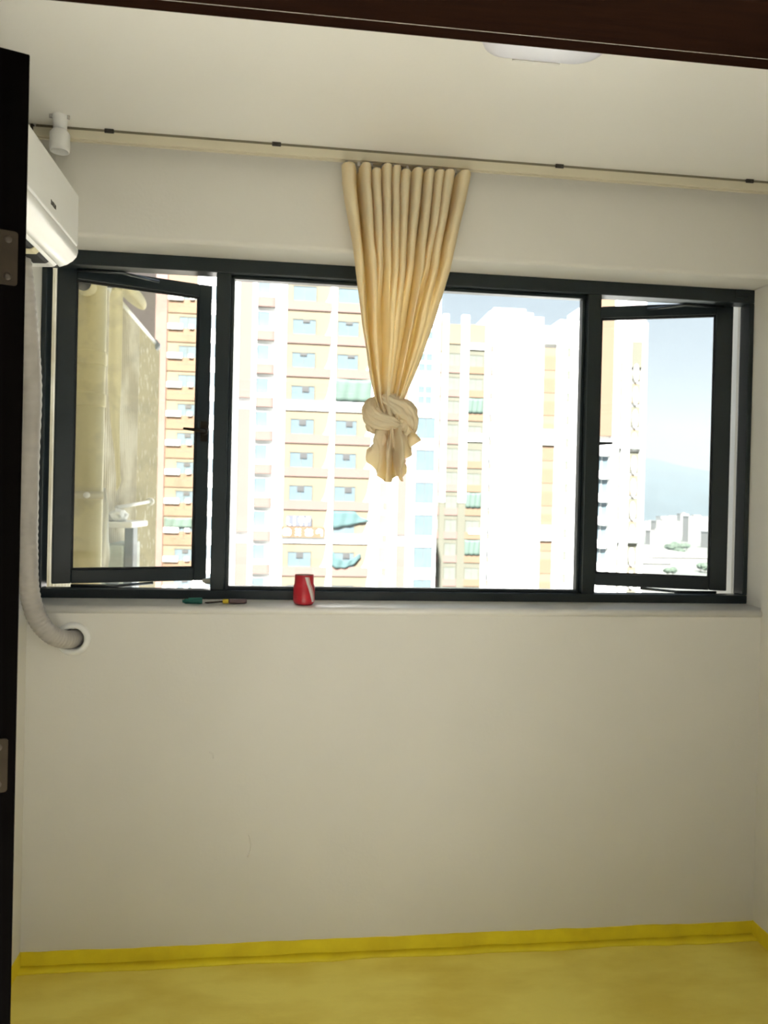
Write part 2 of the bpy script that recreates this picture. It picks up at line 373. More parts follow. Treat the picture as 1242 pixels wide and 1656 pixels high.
def sash(sign, hx, hy, wid, ang, z0, z1, glassm):
    """sash hinged at hx; sign +1 opens from a left hinge, -1 from a right hinge"""
    s = bpy.data.objects.new('casement_sash', None); COL.objects.link(s); s.parent = win
    s.location = (hx, hy, z0); s.rotation_euler = (0, 0, sign*R(ang)); H = z1-z0
    def X(a, b_): return (a, b_) if sign > 0 else (-b_, -a)
    sw, sd = .050, .036; hw = .058
    for (a, b_, c, d_) in ((0, hw, 0, H), (wid-sw+.006, wid, 0, H), (hw, wid-sw+.006, H-sw+.006, H), (hw, wid-sw+.006, 0, sw-.006)):
        x0, x1 = X(a, b_); q = MB(); q.box(x0, x1, 0, sd, c, d_); q.obj('sash_rail', MT['alu'], s, bevel=.003)
    x0, x1 = X(hw-.002, wid-sw+.008); q = MB(); q.box(x0, x1, .016, .021, sw-.008, H-sw+.008); q.obj('pane', glassm, s)
    # gasket line around the glass
    g = MB(); i = .006
    for (a, b_, c, d_) in ((hw, hw+i, sw-.006, H-sw+.006), (wid-sw+.006-i, wid-sw+.006, sw-.006, H-sw+.006), (hw, wid-sw+.006, H-sw+.006-i, H-sw+.006), (hw, wid-sw+.006, sw-.006, sw-.006+i)):
        x0, x1 = X(a, b_); g.box(x0, x1, .008, .0155, c, d_)
    g.obj('gasket', MT['gasket'], s)
    # lever handle on the free stile
    hx_ = (wid-.020)*sign
    g = MB(); g.lathe([(0, -.016), (.010, -.016), (.013, -.012), (.013, 0)], (hx_, 0, H*.505), 16, axis='y')
    g.box(hx_-.012, hx_+.012, -.004, .001, H*.505-.035, H*.505+.035)
    g.tube([(hx_, -.013, H*.505), (hx_-sign*.03, -.020, H*.505+.002), (hx_-sign*.075, -.022, H*.505+.004)], [.007, .006, .004], 10)
    g.obj('handle', MT['gasket'] if sign < 0 else MT['steel'], s)
    return s
sl_ = sash(1, -.763, 2.583, .499, 20, 1.128, 2.160, MT['dirtyglass'])
sr_ = sash(-1, 1.546, 2.583, .498, 20, 1.128, 2.160, MT['glass'])
def stay(pts):
    g = MB(); g.tube(pts, .005, 8); g.obj('stay_arm', MT['chrome'], win)
for zz in (1.1245, 2.136):
    stay([(-.70, 2.572, zz), (-.56, 2.574, zz), (-.46, 2.66, zz+.002)])
    stay([(1.50, 2.572, zz), (1.36, 2.574, zz), (1.26, 2.66, zz+.002)])
# frame seen at the right head: bracket, lump of filler at the left mullion foot
b = MB(); b.box(1.515, 1.56, 2.51, 2.52, 2.155, 2.182); b.obj('corner_cleat', MT['alu'], win, bevel=.002)
b = MB(); vs = []
bmx = bmesh.new(); bmesh.ops.create_icosphere(bmx, subdivisions=2, radius=1)
for v in bmx.verts: v.co = Vector((v.co.x*.030, v.co.y*.016, v.co.z*.011))*(1+.25*noise.noise(v.co*2.1))
me = bpy.data.meshes.new('filler_lump'); bmx.to_mesh(me); bmx.free(); me.materials.append(MT['filler'])
fl = bpy.data.objects.new('filler_lump', me); COL.objects.link(fl); fl.location = (-.262, 2.60, 1.142); fl.parent = win

# ------------------------------------------------------------------ curtain track
tr = thing('curtain_track', 'long cream curtain track fixed along the ceiling above the window', 'curtain track', (0, 2.33, CZ))
TZ = CZ-.008
prof = [(-.012, -.026), (-.004, -.026), (-.004, -.022), (.004, -.022), (.004, -.026), (.012, -.026), (.012, 0), (-.012, 0)]
b = MB(); b.prism([(y, z-.008) for y, z in prof], 'x', XL+.012, XR-.012); b.obj('rail', MT['track'], tr, bevel=.001)
b = MB(); b.box(XL+.02, XR-.02, -.009, .007, -.008, 0); b.obj('gap_shade_strip', MT['gap_shade'], tr)  # dark strip stands for the shadow in the gap below the ceiling
for x in (-.55, -.07, .80, 1.43):
    b = MB(); b.box(x-.013, x+.013, -.016, .014, -.0115, 0); b.box(x-.009, x-.003, -.019, -.0155, -.009, -.002); b.box(x+.003, x+.009, -.019, -.0155, -.009, -.002)
    b.obj('ceiling_clip', MT['clip'], tr, bevel=.001)
b = MB(); b.box(XR-.014, XR-.006, -.015, .015, -.037, -.002); b.lathe([(0, -.0165), (.004, -.0165), (.004, -.012)], (XR-.010, 0, -.03), 10, axis='y')
b.obj('end_stop', MT['clip'], tr, bevel=.001)
b = MB(); b.box(XL+.006, XL+.014, -.015, .015, -.037, -.002); b.obj('end_stop', MT['clip'], tr, bevel=.001)

# ------------------------------------------------------------------ curtain
cu = thing('curtain', 'cream pleated curtain hanging from the track, tied in a knot at its lower end', 'curtain', (.31, 2.33, 1.47))
CX, CY0, CZ0 = .31, 2.33, 1.47
ridges = [.0, .05, .177, .254, .337, .409, .48, .58, .674, .751, .818, .945, 1.0]
ph = list(zip(ridges, [-.35]+list(range(0, 11))+[10.35]))
amp_v = [.6, 1.25, .9, .8, .8, .7, .8, .95, .9, .7, .9, 1.3, .5]
xl_t = [(2.432, .128), (2.36, .133), (2.13, .173), (1.95, .195), (1.81, .2175), (1.72, .238), (1.66, .262)]
xr_t = [(2.432, .520), (2.36, .508), (2.13, .463), (1.95, .410), (1.81, .362), (1.72, .325), (1.66, .318)]
NU, NV = 420, 110
vs = []; fs = []
for j in range(NV+1):
    v = j/NV
    for i in range(NU+1):
        u = i/NU; p = interp(u, ph)
        ztop = 2.416-.004*noise.noise((u*9, .5, 0))-(.012 if .22 < u < .29 or .45 < u < .52 else 0)
        z = ztop+(1.66-ztop)*v
        xl, xr = interp(z, xl_t), interp(z, xr_t)
        kk = min(1, max(0, (v-.18)/.45)); kk = kk*kk*(3-2*kk)
        p2 = interp(u, [(0, -.2), (.17, 1), (.30, 1.55), (.40, 2.0), (.62, 2.45), (.70, 3.0), (.82, 4.0), (1, 4.3)])
        s1 = abs(sin(pi*p))**2.6; s2 = abs(sin(pi*p2))**3.0
        A = interp(v, [(0, .074), (.12, .084), (.5, .078), (.85, .042), (1, .016)])
        va = amp_v[min(12, max(0, int(math.floor(p))+1))]
        f = (1-kk)*va*s1+kk*(.14*va*s1+.95*s2)
        x = xl+(xr-xl)*u+(.20*(1-kk)+.10*kk)*(xr-xl)/11*sin(2*pi*p)
        x += .005*noise.noise((u*6, v*5, 2.))*(v*(1-v)*4)
        y = CY0-.058+A*f+.006*noise.noise((u*5, v*4, 0))-.012*sin(pi*u)*v
        y += .004*noise.noise((u*16, v*9, 4.))+.0015*noise.noise((u*50, v*30, 4.))
        if .02 < v: z += .004*noise.noise((u*14, v*9, 1.))
        vs.append((x-CX, y-CY0, z-CZ0))
for j in range(NV):
    for i in range(NU):
        a = j*(NU+1)+i; fs.append((a, a+1, a+NU+2, a+NU+1))
dr = MB().add(vs, fs, True).obj('drape', MT['curtain'], cu)
# the knot: one roll of bunched cloth wound around the neck
def wr(t, a): return 1+.26*abs(sin(3*a+2.2*t))**.7-.16+.16*abs(sin(6.5*a-5*t))**.7+.30*noise.noise((t*5, cos(a)*1.3, sin(a)*1.3))+.12*noise.noise((t*16, cos(a)*4, sin(a)*4))
def roll(name, ctrl, r0, r1):
    path = smooth_pts(ctrl, 12); n_ = len(path); b = MB()
    b.tube([(x-CX, y-CY0, z-CZ0) for x, y, z in path], [(r0+r1*sin(pi*i/(n_-1))**.7) for i in range(n_)], 72, rfun=wr)
    b.obj(name, MT['curtain'], cu)
roll('knot', [(.262, 2.300, 1.728), (.290, 2.283, 1.712), (.322, 2.280, 1.692), (.343, 2.292, 1.664), (.338, 2.312, 1.640), (.312, 2.335, 1.640)], .012, .015)
roll('knot_fold', [(.315, 2.345, 1.700), (.275, 2.345, 1.722), (.242, 2.322, 1.708), (.231, 2.298, 1.678), (.252, 2.284, 1.660), (.288, 2.288, 1.655), (.312, 2.305, 1.648)], .010, .016)
roll('knot_fold', [(.244, 2.305, 1.668), (.230, 2.310, 1.650), (.244, 2.315, 1.634), (.270, 2.318, 1.640)], .004, .010)
# the flared tail below the knot
ends = [(.2165, 2.295, 1.556), (.224, 2.284, 1.525), (.240, 2.272, 1.497), (.262, 2.266, 1.478), (.285, 2.268, 1.474), (.300, 2.282, 1.487), (.312, 2.268, 1.492), (.330, 2.262, 1.478), (.337, 2.270, 1.486),
        (.334, 2.284, 1.520), (.345, 2.290, 1.546), (.356, 2.286, 1.548), (.350, 2.297, 1.572), (.386, 2.300, 1.600), (.372, 2.325, 1.607), (.340, 2.352, 1.570), (.300, 2.362, 1.535), (.258, 2.358, 1.525), (.228, 2.335, 1.540)]
NE = len(ends); NT, NS = NE*8, 40; vs = []; fs = []
ring = smooth_pts(ends+[ends[0], ends[1], ends[2]], 8)
ring = ring[8:8+NT]      # closed
for j in range(NS+1):
    s = j/NS
    for i in range(NT):
        a = pi+.2+2*pi*i/NT
        nx, ny, nz_ = .296+.030*cos(a), 2.312+.028*sin(a), 1.675
        E_ = ring[i]; q = s**.65
        x = nx+(E_[0]-nx)*q; y = ny+(E_[1]-ny)*(s**.7); z = nz_+(E_[2]-nz_)*s
        fold = 1.5*(.5-abs(sin(3.5*a+1.2*s))**.6)+.8*(.5-abs(sin(6*a-1.5*s+1))**.7)+noise.noise((i*.06, s*2, 3.))*.8
        rr = min(.25, fold)*(.034*sin(pi*min(1, s*.8+.02)))
        x += cos(a)*rr; y += sin(a)*rr*1.5
        vs.append((x-CX, y-CY0, z-CZ0))
for j in range(NS):
    for i in range(NT):
        i2 = (i+1) % NT; fs.append((j*NT+i, j*NT+i2, (j+1)*NT+i2, (j+1)*NT+i))
b = MB().add(vs, fs, True); b.obj('tail', MT['curtain'], cu)
# runners and hooks that carry the heading
for i in range(11):
    x = .14+.37*i/10
    b = MB(); b.box(x-.004, x+.004, -.006, .006, -.004, .010)
    b.tube([(x, 0, -.002), (x, -.004, -.014), (x, .002, -.022)], .0018, 6)
    b.obj('runner', MT['hose'], cu, (-CX, 0, CZ-.034-CZ0-.011))

# ------------------------------------------------------------------ split air conditioner
AY0, AY1 = 1.40, 2.205
ac = thing('wall_air_conditioner', 'white split air conditioner indoor unit on the left wall beside the window', 'air conditioner', (XL, (AY0+AY1)/2, 2.02))
def acl(poly): return [(x-XL, z-2.02) for x, z in poly]
fx = -.600
def arc(cx_, cz_, r_, a0, a1, n=6): return [(cx_+r_*cos(R(a0+(a1-a0)*i/n)), cz_+r_*sin(R(a0+(a1-a0)*i/n))) for i in range(n+1)]
body = [(XL, 2.243), (XL, 2.034), (-.715, 2.032), (-.668, 2.034)]+[(-.660, 2.036), (-.640, 2.052), (-.628, 2.075), (-.622, 2.10), (-.620, 2.22), (-.628, 2.238), (-.64, 2.243)]
L = (AY1-AY0)/2
b = MB(); b.prism(acl(body), 'y', -L, L); b.obj('body', MT['acwhite'], ac, bevel=.004)
pan = [(-.620, 2.090)]+[(fx, 2.096)]+arc(fx-.012, 2.228, .012, 0, 90, 5)+[(-.630, 2.240), (-.630, 2.09)]
b = MB(); b.prism(acl(pan), 'y', -L-.002, L+.002); b.obj('front_panel', MT['acwhite'], ac, bevel=.004)
lip = [(-.622, 2.091), (fx, 2.091), (-.599, 2.080), (-.603, 2.066), (-.613, 2.054), (-.628, 2.044), (-.648, 2.036), (-.652, 2.042), (-.636, 2.052), (-.625, 2.066)]
b = MB(); b.prism(acl(lip), 'y', -L-.002, L+.002, True); b.obj('air_flap', MT['acwhite'], ac, bevel=.002)
b = MB(); b.prism(acl([(-.700, 2.0335), (-.700, 2.0285), (-.668, 2.0295), (-.660, 2.0345)]), 'y', -L+.05, L-.05); sl2 = b.obj('outlet_slot', MT['black'], ac)
for yy in (-.25, -.02, .25):
    b = MB(); b.prism(acl([(-.705, 2.034), (-.705, 2.026), (-.666, 2.027), (-.658, 2.034)]), 'y', yy-.018, yy+.018); b.obj('louvre_vane', MT['pale_yellow'], ac)
# maker's mark: a few dark strokes on the panel
b = MB(); y0 = 1.965-(AY0+AY1)/2
for j, (dy, hgt) in enumerate(((0, .012), (.009, .010), (.017, .012), (.026, .012), (.034, .010))):
    b.box(fx-XL-.0005, fx-XL+.0007, y0+dy, y0+dy+.0055, 2.125-2.02-hgt/2, 2.125-2.02+hgt/2)
b.obj('maker_mark', MT['clip'], ac)
for sgn in (-1, 1):
    b = MB(); b.prism(acl(arc(-.69, 2.14, .0, 0, 1, 1)+[(XL+.01, 2.235), (XL+.01, 2.04), (-.66, 2.045), (-.635, 2.09), (-.635, 2.235)]), 'y', sgn*L, sgn*(L+.003)); b.obj('end_cap', MT['acwhite'], ac)

# hose: corrugated conduit from the unit into the wall hole
hp = smooth_pts([(-.722, 2.12, 2.035), (-.722, 2.16, 1.94), (-.722, 2.20, 1.83), (-.7265, 2.245, 1.70), (-.737, 2.27, 1.53), (-.742, 2.285, 1.36), (-.742, 2.29, 1.24), (-.736, 2.295, 1.13), (-.715, 2.31, 1.05), (-.685, 2.335, 1.005), (-.655, 2.375, .985), (-.642, 2.43, .982)], 30)
b = MB(); b.tube(hp, [.0265*(1+.035*sin(i*1.25)) for i in range(len(hp))], 20)
tag(b.obj('conduit_hose', MT['hose']), 'grey ribbed hose running from the air conditioner into the wall', 'hose')
b = MB(); b.lathe([(.0315, .0), (.034, -.010), (.040, -.012), (.046, -.009), (.050, -.003), (.050, 0)], (0, 0, 0), 36, axis='y')
b.lathe([(.0315, .0), (.0315, .13)], (0, 0, 0), 36, axis='y')
hr = b.obj('wall_ring', MT['white']); hr.location = (HX, D, HZ); tag(hr, 'white plastic ring around the hose hole in the wall', 'wall ring')
b = MB(); b.tube(smooth_pts([(-.764, 2.13, 2.03), (-.765, 2.16, 1.95), (-.764, 2.19, 1.86), (-.762, 2.165, 1.79), (-.764, 2.155, 1.765), (-.768, 2.15, 1.775), (-.769, 2.15, 1.85)], 8), .0035, 8)
tag(b.obj('cable', MT['cable']), 'thin pale blue cable looping behind the grey hose', 'cable')

# ------------------------------------------------------------------ lamp holder and ceiling lamp
lh = thing('lamp_holder', 'white plastic bulb holder on the ceiling near the left end of the track', 'lamp holder', (-.670, 2.262, CZ))
b = MB(); b.lathe([(.022, 0), (.0235, -.006), (.019, -.010), (.018, -.045), (.0, -.045)], n=28); b.obj('base', MT['white'], lh)
b = MB(); b.lathe([(.0195, -.040), (.0270, -.050), (.0275, -.086), (.026, -.099), (.022, -.099), (.021, -.06), (0, -.06)], n=28); b.obj('cup', MT['white'], lh)
for sx_ in (-.016, .016):
    b = MB(); b.lathe([(0, -.009), (.004, -.009), (.004, 0)], (sx_*1.5, -.006, 0), 10); b.obj('screw', MT['hose'], lh)
def rrect(hx_, hy_, r_, n=8):
    p = []
    for cx_, cy_, a0 in ((hx_-r_, hy_-r_, 0), (-hx_+r_, hy_-r_, 90), (-hx_+r_, -hy_+r_, 180), (hx_-r_, -hy_+r_, 270)):
        p += [(cx_+r_*cos(R(a0+90*i/n)), cy_+r_*sin(R(a0+90*i/n))) for i in range(n+1)]
    return p
cl = thing('ceiling_lamp', 'rounded square white ceiling lamp partly hidden by the door head', 'ceiling lamp', (.528, 1.575, CZ))
b = MB(); vs = []; fs = []; lay = [(.140, .130, .055, 0), (.142, .132, .057, -.012), (.142, .132, .06, -.040), (.137, .127, .062, -.056), (.122, .112, .055, -.064)]
N_ = len(rrect(.1, .1, .05))
for (hx_, hy_, r_, z) in lay: vs += [(x, y, z) for x, y in rrect(hx_, hy_, r_)]
for j in range(len(lay)-1):
    for i in range(N_): fs.append((j*N_+i, j*N_+(i+1) % N_, (j+1)*N_+(i+1) % N_, (j+1)*N_+i))
fs.append(tuple((len(lay)-1)*N_+i for i in range(N_)))
b.add(vs, fs, True); b.obj('diffuser', MT['lens'], cl)
b = MB(); b.prism(rrect(.147, .137, .06), 'z', -.010, 0); b.obj('base_rim', MT['rim'], cl)
b = MB(); b.prism([(-.055, .1335), (.055, .1335), (.055, .128), (-.055, .128)], 'z', -.058, -.046); b.obj('rim_light_strip', MT['rim'], cl)  # pale strip stands for the rim light along the far edge

# ------------------------------------------------------------------ things on the sill
SZ = ZS+.0025
can = thing('cut_can', 'red drink can with cut top and pale diagonal stripes on the window sill', 'can', (.043, 2.437, SZ), rz=R(8))
prof = [(.0, .001), (.024, .001), (.027, .0), (.0315, .006), (.0335, .012), (.0335, .056), (.0325, .060), (.0305, .066), (.0300, .090), (.0295, .0935)]
b = MB(); b.lathe(prof, n=48)
def dent(p):
    x, y, z = p; a = math.atan2(y, x)
    f = 1-.05*math.exp(-((a+1.2)/.35)**2)*math.exp(-((z-.065)/.02)**2)+.012*noise.noise((cos(a)*2, sin(a)*2, z*40))
    return (x*f, y*f, z)
b.v = [dent(p) for p in b.v]
b.obj('shell', MT['red'], can)
b = MB(); b.lathe([(.0285, .0935), (.0285, .003), (0, .003)], n=48); b.v = [dent(p) for p in b.v]; b.obj('inside', MT['can_in'], can)
def stripe(a0, a1, wd):
    b = MB(); vs = []; fs = []; n = 26
    for i in range(n+1):
        t = i/n; z = .088-.078*t; rr = interp(z, [(h, r_) for r_, h in prof[3:]])+.0005
        ac_ = a0+(a1-a0)*t
        for k_ in (-1, -.33, .33, 1):
            a = ac_+k_*wd; vs.append(dent((rr*cos(a), rr*sin(a), z)))
    for i in range(n):
        for k_ in range(3): fs.append((i*4+k_, i*4+k_+1, i*4+k_+5, i*4+k_+4))
    b.add(vs, fs, True); return b
stripe(-1.50, -.74, .16).obj('pale_stripe', MT['silver'], can)
stripe(-1.25, -.45, .035).obj('pale_stripe', MT['silver'], can)
gc = thing('green_cap', 'dark green plastic pen cap lying at the left of the window sill', 'cap', (-.295, 2.425, SZ+.0085), rz=R(8))
b = MB(); b.tube([(-.030, 0, 0), (-.026, 0, 0), (.022, 0, .0), (.026, 0, 0)], [.005, .0075, .0085, .0080], 16); b.obj('barrel', MT['green'], gc)
b = MB(); b.tube([(-.034, 0, 0), (-.030, 0, 0)], [.004, .005], 12); b.obj('tip', MT['green2'], gc)
b = MB(); b.box(-.016, .025, -.002, .002, .008, .0105); b.obj('clip', MT['green2'], gc, bevel=.0008)
sd = thing('screwdriver', 'small screwdriver with brown handle and yellow collar lying on the window sill', 'screwdriver', (-.190, 2.432, SZ+.008), rz=R(3))
b = MB(); b.tube([(-.072, 0, -.004), (-.064, 0, -.004), (-.018, 0, -.001)], [.002, .0028, .0028], 10); b.obj('shaft', MT['screw'], sd)
b = MB(); b.tube([(-.018, 0, 0), (-.016, 0, 0), (-.002, 0, 0), (0, 0, 0)], [.006, .0072, .0072, .0065], 16); b.obj('collar', MT['yellow'], sd)
b = MB(); b.tube([(0, 0, 0), (.006, 0, 0), (.03, 0, 0), (.05, 0, 0), (.056, 0, 0)], [.0066, .0078, .0080, .0074, .005], 18, rfun=lambda t, a: 1+.06*cos(6*a)); b.obj('handle', MT['handle_brown'], sd)

# ------------------------------------------------------------------ own building outside
b = MB()
b.box(-9, JL-.002, 2.46, YO, -30, 22); b.box(JR+.002, 14, 2.46, YO, -30, 22); b.box(JL-.002, JR+.002, D+.16, YO+.002, -30, ZB0-.03); b.box(JL-.002, JR+.002, D+.16, YO+.002, ZT1+.002, 22)
b.box(-9, 14, -1.56, 2.46, 21.8, 22)
b.box(-9, -1.95, -1.56, -1.41, -30, 22); b.box(1.95, 14, -1.56, -1.41, -30, 22); b.box(-1.95, 1.95, -1.56, -1.41, -30, .85); b.box(-1.95, 1.95, -1.56, -1.41, 2.4, 22)
struct('wall_exterior', b, MT['facade'])
WX = -1.1
b = MB(); vs = []; fs = []; ys = []; n = 56
for i in range(n*4+1):
    y = YO+(5.55-YO)*i/(n*4); ys.append((y, WX+(.020 if (i % 4) in (1, 2) else 0)))
b.prism([(WX-.12, 5.55), (WX-.12, YO)]+[(x, y) for y, x in ys], 'z', -30, 2.615)
ww = struct('wall_wing', b, MT['rib'])
b = MB(); b.box(WX-.14, WX+.012, 5.55, 6.40, -30, 2.62); b.obj('end_pier', MT['pier'], ww)
b = MB(); b.tube([(WX, 4.4, 2.64), (WX, 6.20, 2.64)], .022, 12); b.obj('top_rail', MT['white'], ww)
b = MB(); b.lathe([(0, 6.17), (.04, 6.18), (.04, 6.27), (0, 6.28)], (WX, 0, 2.63), 14, axis='y'); b.obj('rail_end', MT['bluegrey'], ww)
b = MB(); b.box(1.66, 1.80, YO, 2.86, -30, 22); struct('wall_fin', b, MT['twhite'])
# dark red reveal strip above the left casement
# drain pipe
dp = thing('drain_pipe', 'thick beige drain pipe outside the left casement with a side outlet', 'pipe', (-.812, 3.2, -6))
b = MB(); b.tube([(0, 0, 0), (0, 0, 12)], .056, 28); b.obj('pipe', MT['pipe'], dp)
for z in (7.965, 7.80):
    b = MB(); b.tube([(0, 0, z-.028), (0, 0, z-.022), (0, 0, z+.022), (0, 0, z+.028)], [.057, .0605, .0605, .057], 28); b.obj('collar', MT['pipe'], dp)
b = MB(); b.tube([(0, 0, 7.405), (0, 0, 7.435)], .0585, 28); cl_ = b.obj('clamp', MT['facade'], dp)
b = MB(); b.lathe([(0, -.078), (.010, -.076), (.012, -.062), (.012, -.05)], (.01, 0, 7.42), 14, axis='y'); b.obj('clamp_screw', MT['white'], cl_)
oc = (-.006, -.11, 8.235)
b = MB(); b.lathe([(.029, .0), (.036, .004), (.036, .10)], oc, 24, axis='y'); b.lathe([(.029, 0), (.029, .09)], oc, 24, axis='y'); so = b.obj('side_outlet', MT['pipe'], dp)
b = MB(); b.lathe([(.0285, .02), (.02, .03), (0, .033)], oc, 24, axis='y'); b.obj('outlet_shade_disc', MT['slate'], so)  # dark disc stands for the shaded hollow of the outlet
# hanging cloth
b = MB(); vs = []; fs = []; NV_, NU_ = 40, 24
cx_t = [(2.47, -.895, .024), (2.42, -.899, .032), (2.0, -.900, .033), (1.80, -.893, .022), (1.62, -.877, .012), (1.53, -.872, .010), (1.495, -.868, .013), (1.455, -.874, .006)]
for j in range(NV_+1):
    z = 2.47+(1.455-2.47)*j/NV_
    c_ = interp(z, [(a, b_) for a, b_, c in cx_t]); h_ = interp(z, [(a, c) for a, b_, c in cx_t])
    for i in range(NU_+1):
        u = -1+2*i/NU_; vs.append((c_+h_*u, 4.0+.006*sin(u*3.2+z*2)*h_/.03, z+.01*u*(z < 1.5)))
for j in range(NV_):
    for i in range(NU_): a = j*(NU_+1)+i; fs.append((a, a+1, a+NU_+2, a+NU_+1))
b.add(vs, fs, True); o = b.obj('hanging_cloth', MT['pale_cloth']); s_ = o.modifiers.new('thick', 'SOLIDIFY'); s_.thickness = .002
tag(o, 'long pale yellow cloth hanging behind the drain pipe outside the left casement', 'cloth')
b = MB(); b.tube([(-1.12, 4.0, 2.475), (-.86, 4.0, 2.475)], .009, 8); tag(b.obj('cloth_bar', MT['slate']), 'short dark bar the pale yellow cloth hangs from', 'bar')
# rounded hood on the wing
bm_ = bmesh.new(); bmesh.ops.create_uvsphere(bm_, u_segments=24, v_segments=14, radius=1)
for v in bm_.verts:
    v.co = Vector((v.co.x*.085, v.co.y*.25, v.co.z*.055)); 
    if v.co.z < -.018: v.co.z = -.018
me = bpy.data.meshes.new('hood'); bm_.to_mesh(me); bm_.free(); me.materials.append(MT['pale_yellow'])
for p_ in me.polygons: p_.use_smooth = True
o = bpy.data.objects.new('wall_hood', me); COL.objects.link(o); o.location = (-1.03, 5.0, 2.685); o.rotation_euler = (0, R(28), 0)
tag(o, 'rounded pale yellow hood above the ribbed wall outside', 'hood')
# outdoor unit on the wing
ou = thing('outdoor_unit', 'pale outdoor air conditioner unit on the ribbed wall seen low through the left casement', 'air conditioner', (-1.02, 4.75, .75))
b = MB(); b.box(-.068, .055, -.15, .35, 0, .395); b.obj('casing', MT['palegreen'], ou, bevel=.01)
b = MB(); b.box(.056, .105, -.13, .0, 0, .50); b.obj('side_panel', MT['bluegrey'], ou, bevel=.006)
b = MB(); b.lathe([(.045, -.151), (.045, -.157), (.0, -.157)], (-.005, 0, .2), 20, axis='y'); b.obj('fan_grille', MT['bluegrey'], ou)
b = MB(); b.box(-.075, .11, -.2, .3, .495, .53); b.obj('top_shelf', MT['white'], ou, bevel=.008)
bm_ = bmesh.new(); bmesh.ops.create_icosphere(bm_, subdivisions=3, radius=1)
for v in bm_.verts:
    n3 = noise.noise(v.co*2.)*.25; v.co = Vector((v.co.x*.055, v.co.y*.09, max(v.co.z, -.6)*.045))*(1+n3)
me = bpy.data.meshes.new('bundle'); bm_.to_mesh(me); bm_.free(); me.materials.append(MT['white'])
o = bpy.data.objects.new('cloth_bundle', me); COL.objects.link(o); o.location = (-1.015, 4.68, 1.3075); tag(o, 'white cloth bundle lying on the outdoor unit shelf', 'bundle')
b = MB(); vs = []; fs = []
for j in range(13):
    t = j/12; z = 1.47-.44*t; w_ = interp(t, [(0, .010), (.25, .034), (.6, .036), (.8, .046), (1, .030)])
    for i in range(9): u = -1+2*i/8; vs.append((-1.048+w_*u-.004*t, 4.45+.012*sin(4*u+5*t), z-.03*abs(u)*t))
for j in range(12):
    for i in range(8): a = j*9+i; fs.append((a, a+1, a+10, a+9))
o = MB().add(vs, fs, True).obj('hanging_bag', MT['white']); s_ = o.modifiers.new('thick', 'SOLIDIFY'); s_.thickness = .004
tag(o, 'white plastic bag hanging beside the outdoor unit', 'bag')
b = MB(); b.tube([(-1.04, 4.75, 1.36), (-1.04, 5.82, 1.40)], .012, 8)
b.lathe([(0, 5.80), (.028, 5.81), (.028, 5.86), (0, 5.87)], (-1.04, 0, 1.40), 12, axis='y'); tag(b.obj('wall_bar', MT['white']), 'thin white bar along the ribbed wall above the outdoor unit', 'bar')
b = MB(); b.lathe([(0, -.02), (.06, -.02), (.06, .03), (0, .03)], (-.80, 3.38, .93), 18, axis='y')
_o = b.obj('foot_joint', MT['hose'], dp, (.812, -3.2, 6))
b = MB(); b.prism([(-6, 14), (-2.47, 14), (-3.7, 20), (-6, 20)], 'z', -45, 9); lb = tag(b.obj('lilac_block', MT['lilac']), 'plain lilac rendered building beyond the ribbed wall', 'building')
b = MB(); b.box(-6, -2.45, 13.95, 14.0, 3.9, 4.15); b.obj('string_course', MT['twhite'], lb)

# ------------------------------------------------------------------ towers
def tower(label, x0, x1, Y, name='apartment_tower'):
    return thing(name, label, 'building', ((x0+x1)/2, Y, -45), 'apartment towers beyond the window')
class TW:
    def __init__(s, label, x0, x1, Y): s.root = tower(label, x0, x1, Y); s.o = Vector(s.root.location); s.cache = {}
    def box(s, name, M, x0, x1, y0, y1, z0, z1, bevel=0, parent=None):
        key = (round(x1-x0, 3), round(y1-y0, 3), round(z1-z0, 3), M, name)
        cx_, cy_, cz_ = (x0+x1)/2, (y0+y1)/2, (z0+z1)/2
        if key not in s.cache:
            h = MB(); h.box(-(x1-x0)/2, (x1-x0)/2, -(y1-y0)/2, (y1-y0)/2, -(z1-z0)/2, (z1-z0)/2); s.cache[key] = h.mesh(name, MT[M])
        return inst(name, s.cache[key], parent or s.root, Vector((cx_, cy_, cz_))-(s.o if not parent else Vector(parent['c'])))
    def window(s, x0, x1, y, z0, z1, M='tglass', frame='twhite', bars=1, fr=.07):
        key = ('w', round(x1-x0, 3), round(z1-z0, 3), frame, bars, M)
        if key not in s.cache:
            W_, H_ = x1-x0, z1-z0; h = MB()
            h.box(-W_/2, W_/2, -.06, .05, -H_/2, -H_/2+fr); h.box(-W_/2, W_/2, -.06, .05, H_/2-fr, H_/2)
            h.box(-W_/2, -W_/2+fr, -.06, .05, -H_/2, H_/2); h.box(W_/2-fr, W_/2, -.06, .05, -H_/2, H_/2)
            for i in range(bars): xx = -W_/2+W_*(i+1)/(bars+1); h.box(xx-.02, xx+.02, -.05, .05, -H_/2, H_/2)
            g = MB(); g.box(-W_/2+fr*.5, W_/2-fr*.5, -.01, .03, -H_/2+fr*.5, H_/2-fr*.5)
            s.cache[key] = (h.mesh('window', MT[frame]), g.mesh('pane', MT[M]))
        fm, gm = s.cache[key]; c = Vector(((x0+x1)/2, y-.05, (z0+z1)/2))
        wo_ = inst('window', fm, s.root, c-s.o); wo_['c'] = tuple(c); inst('pane', gm, wo_); return wo_
    def poly(s, name, M, pts, axis, a, b_, loc):
        key = (name, M, tuple(pts), axis, a, b_)
        if key not in s.cache: h = MB(); h.prism(list(pts), axis, a, b_); s.cache[key] = h.mesh(name, MT[M])
        return inst(name, s.cache[key], s.root, Vector(loc)-s.o)

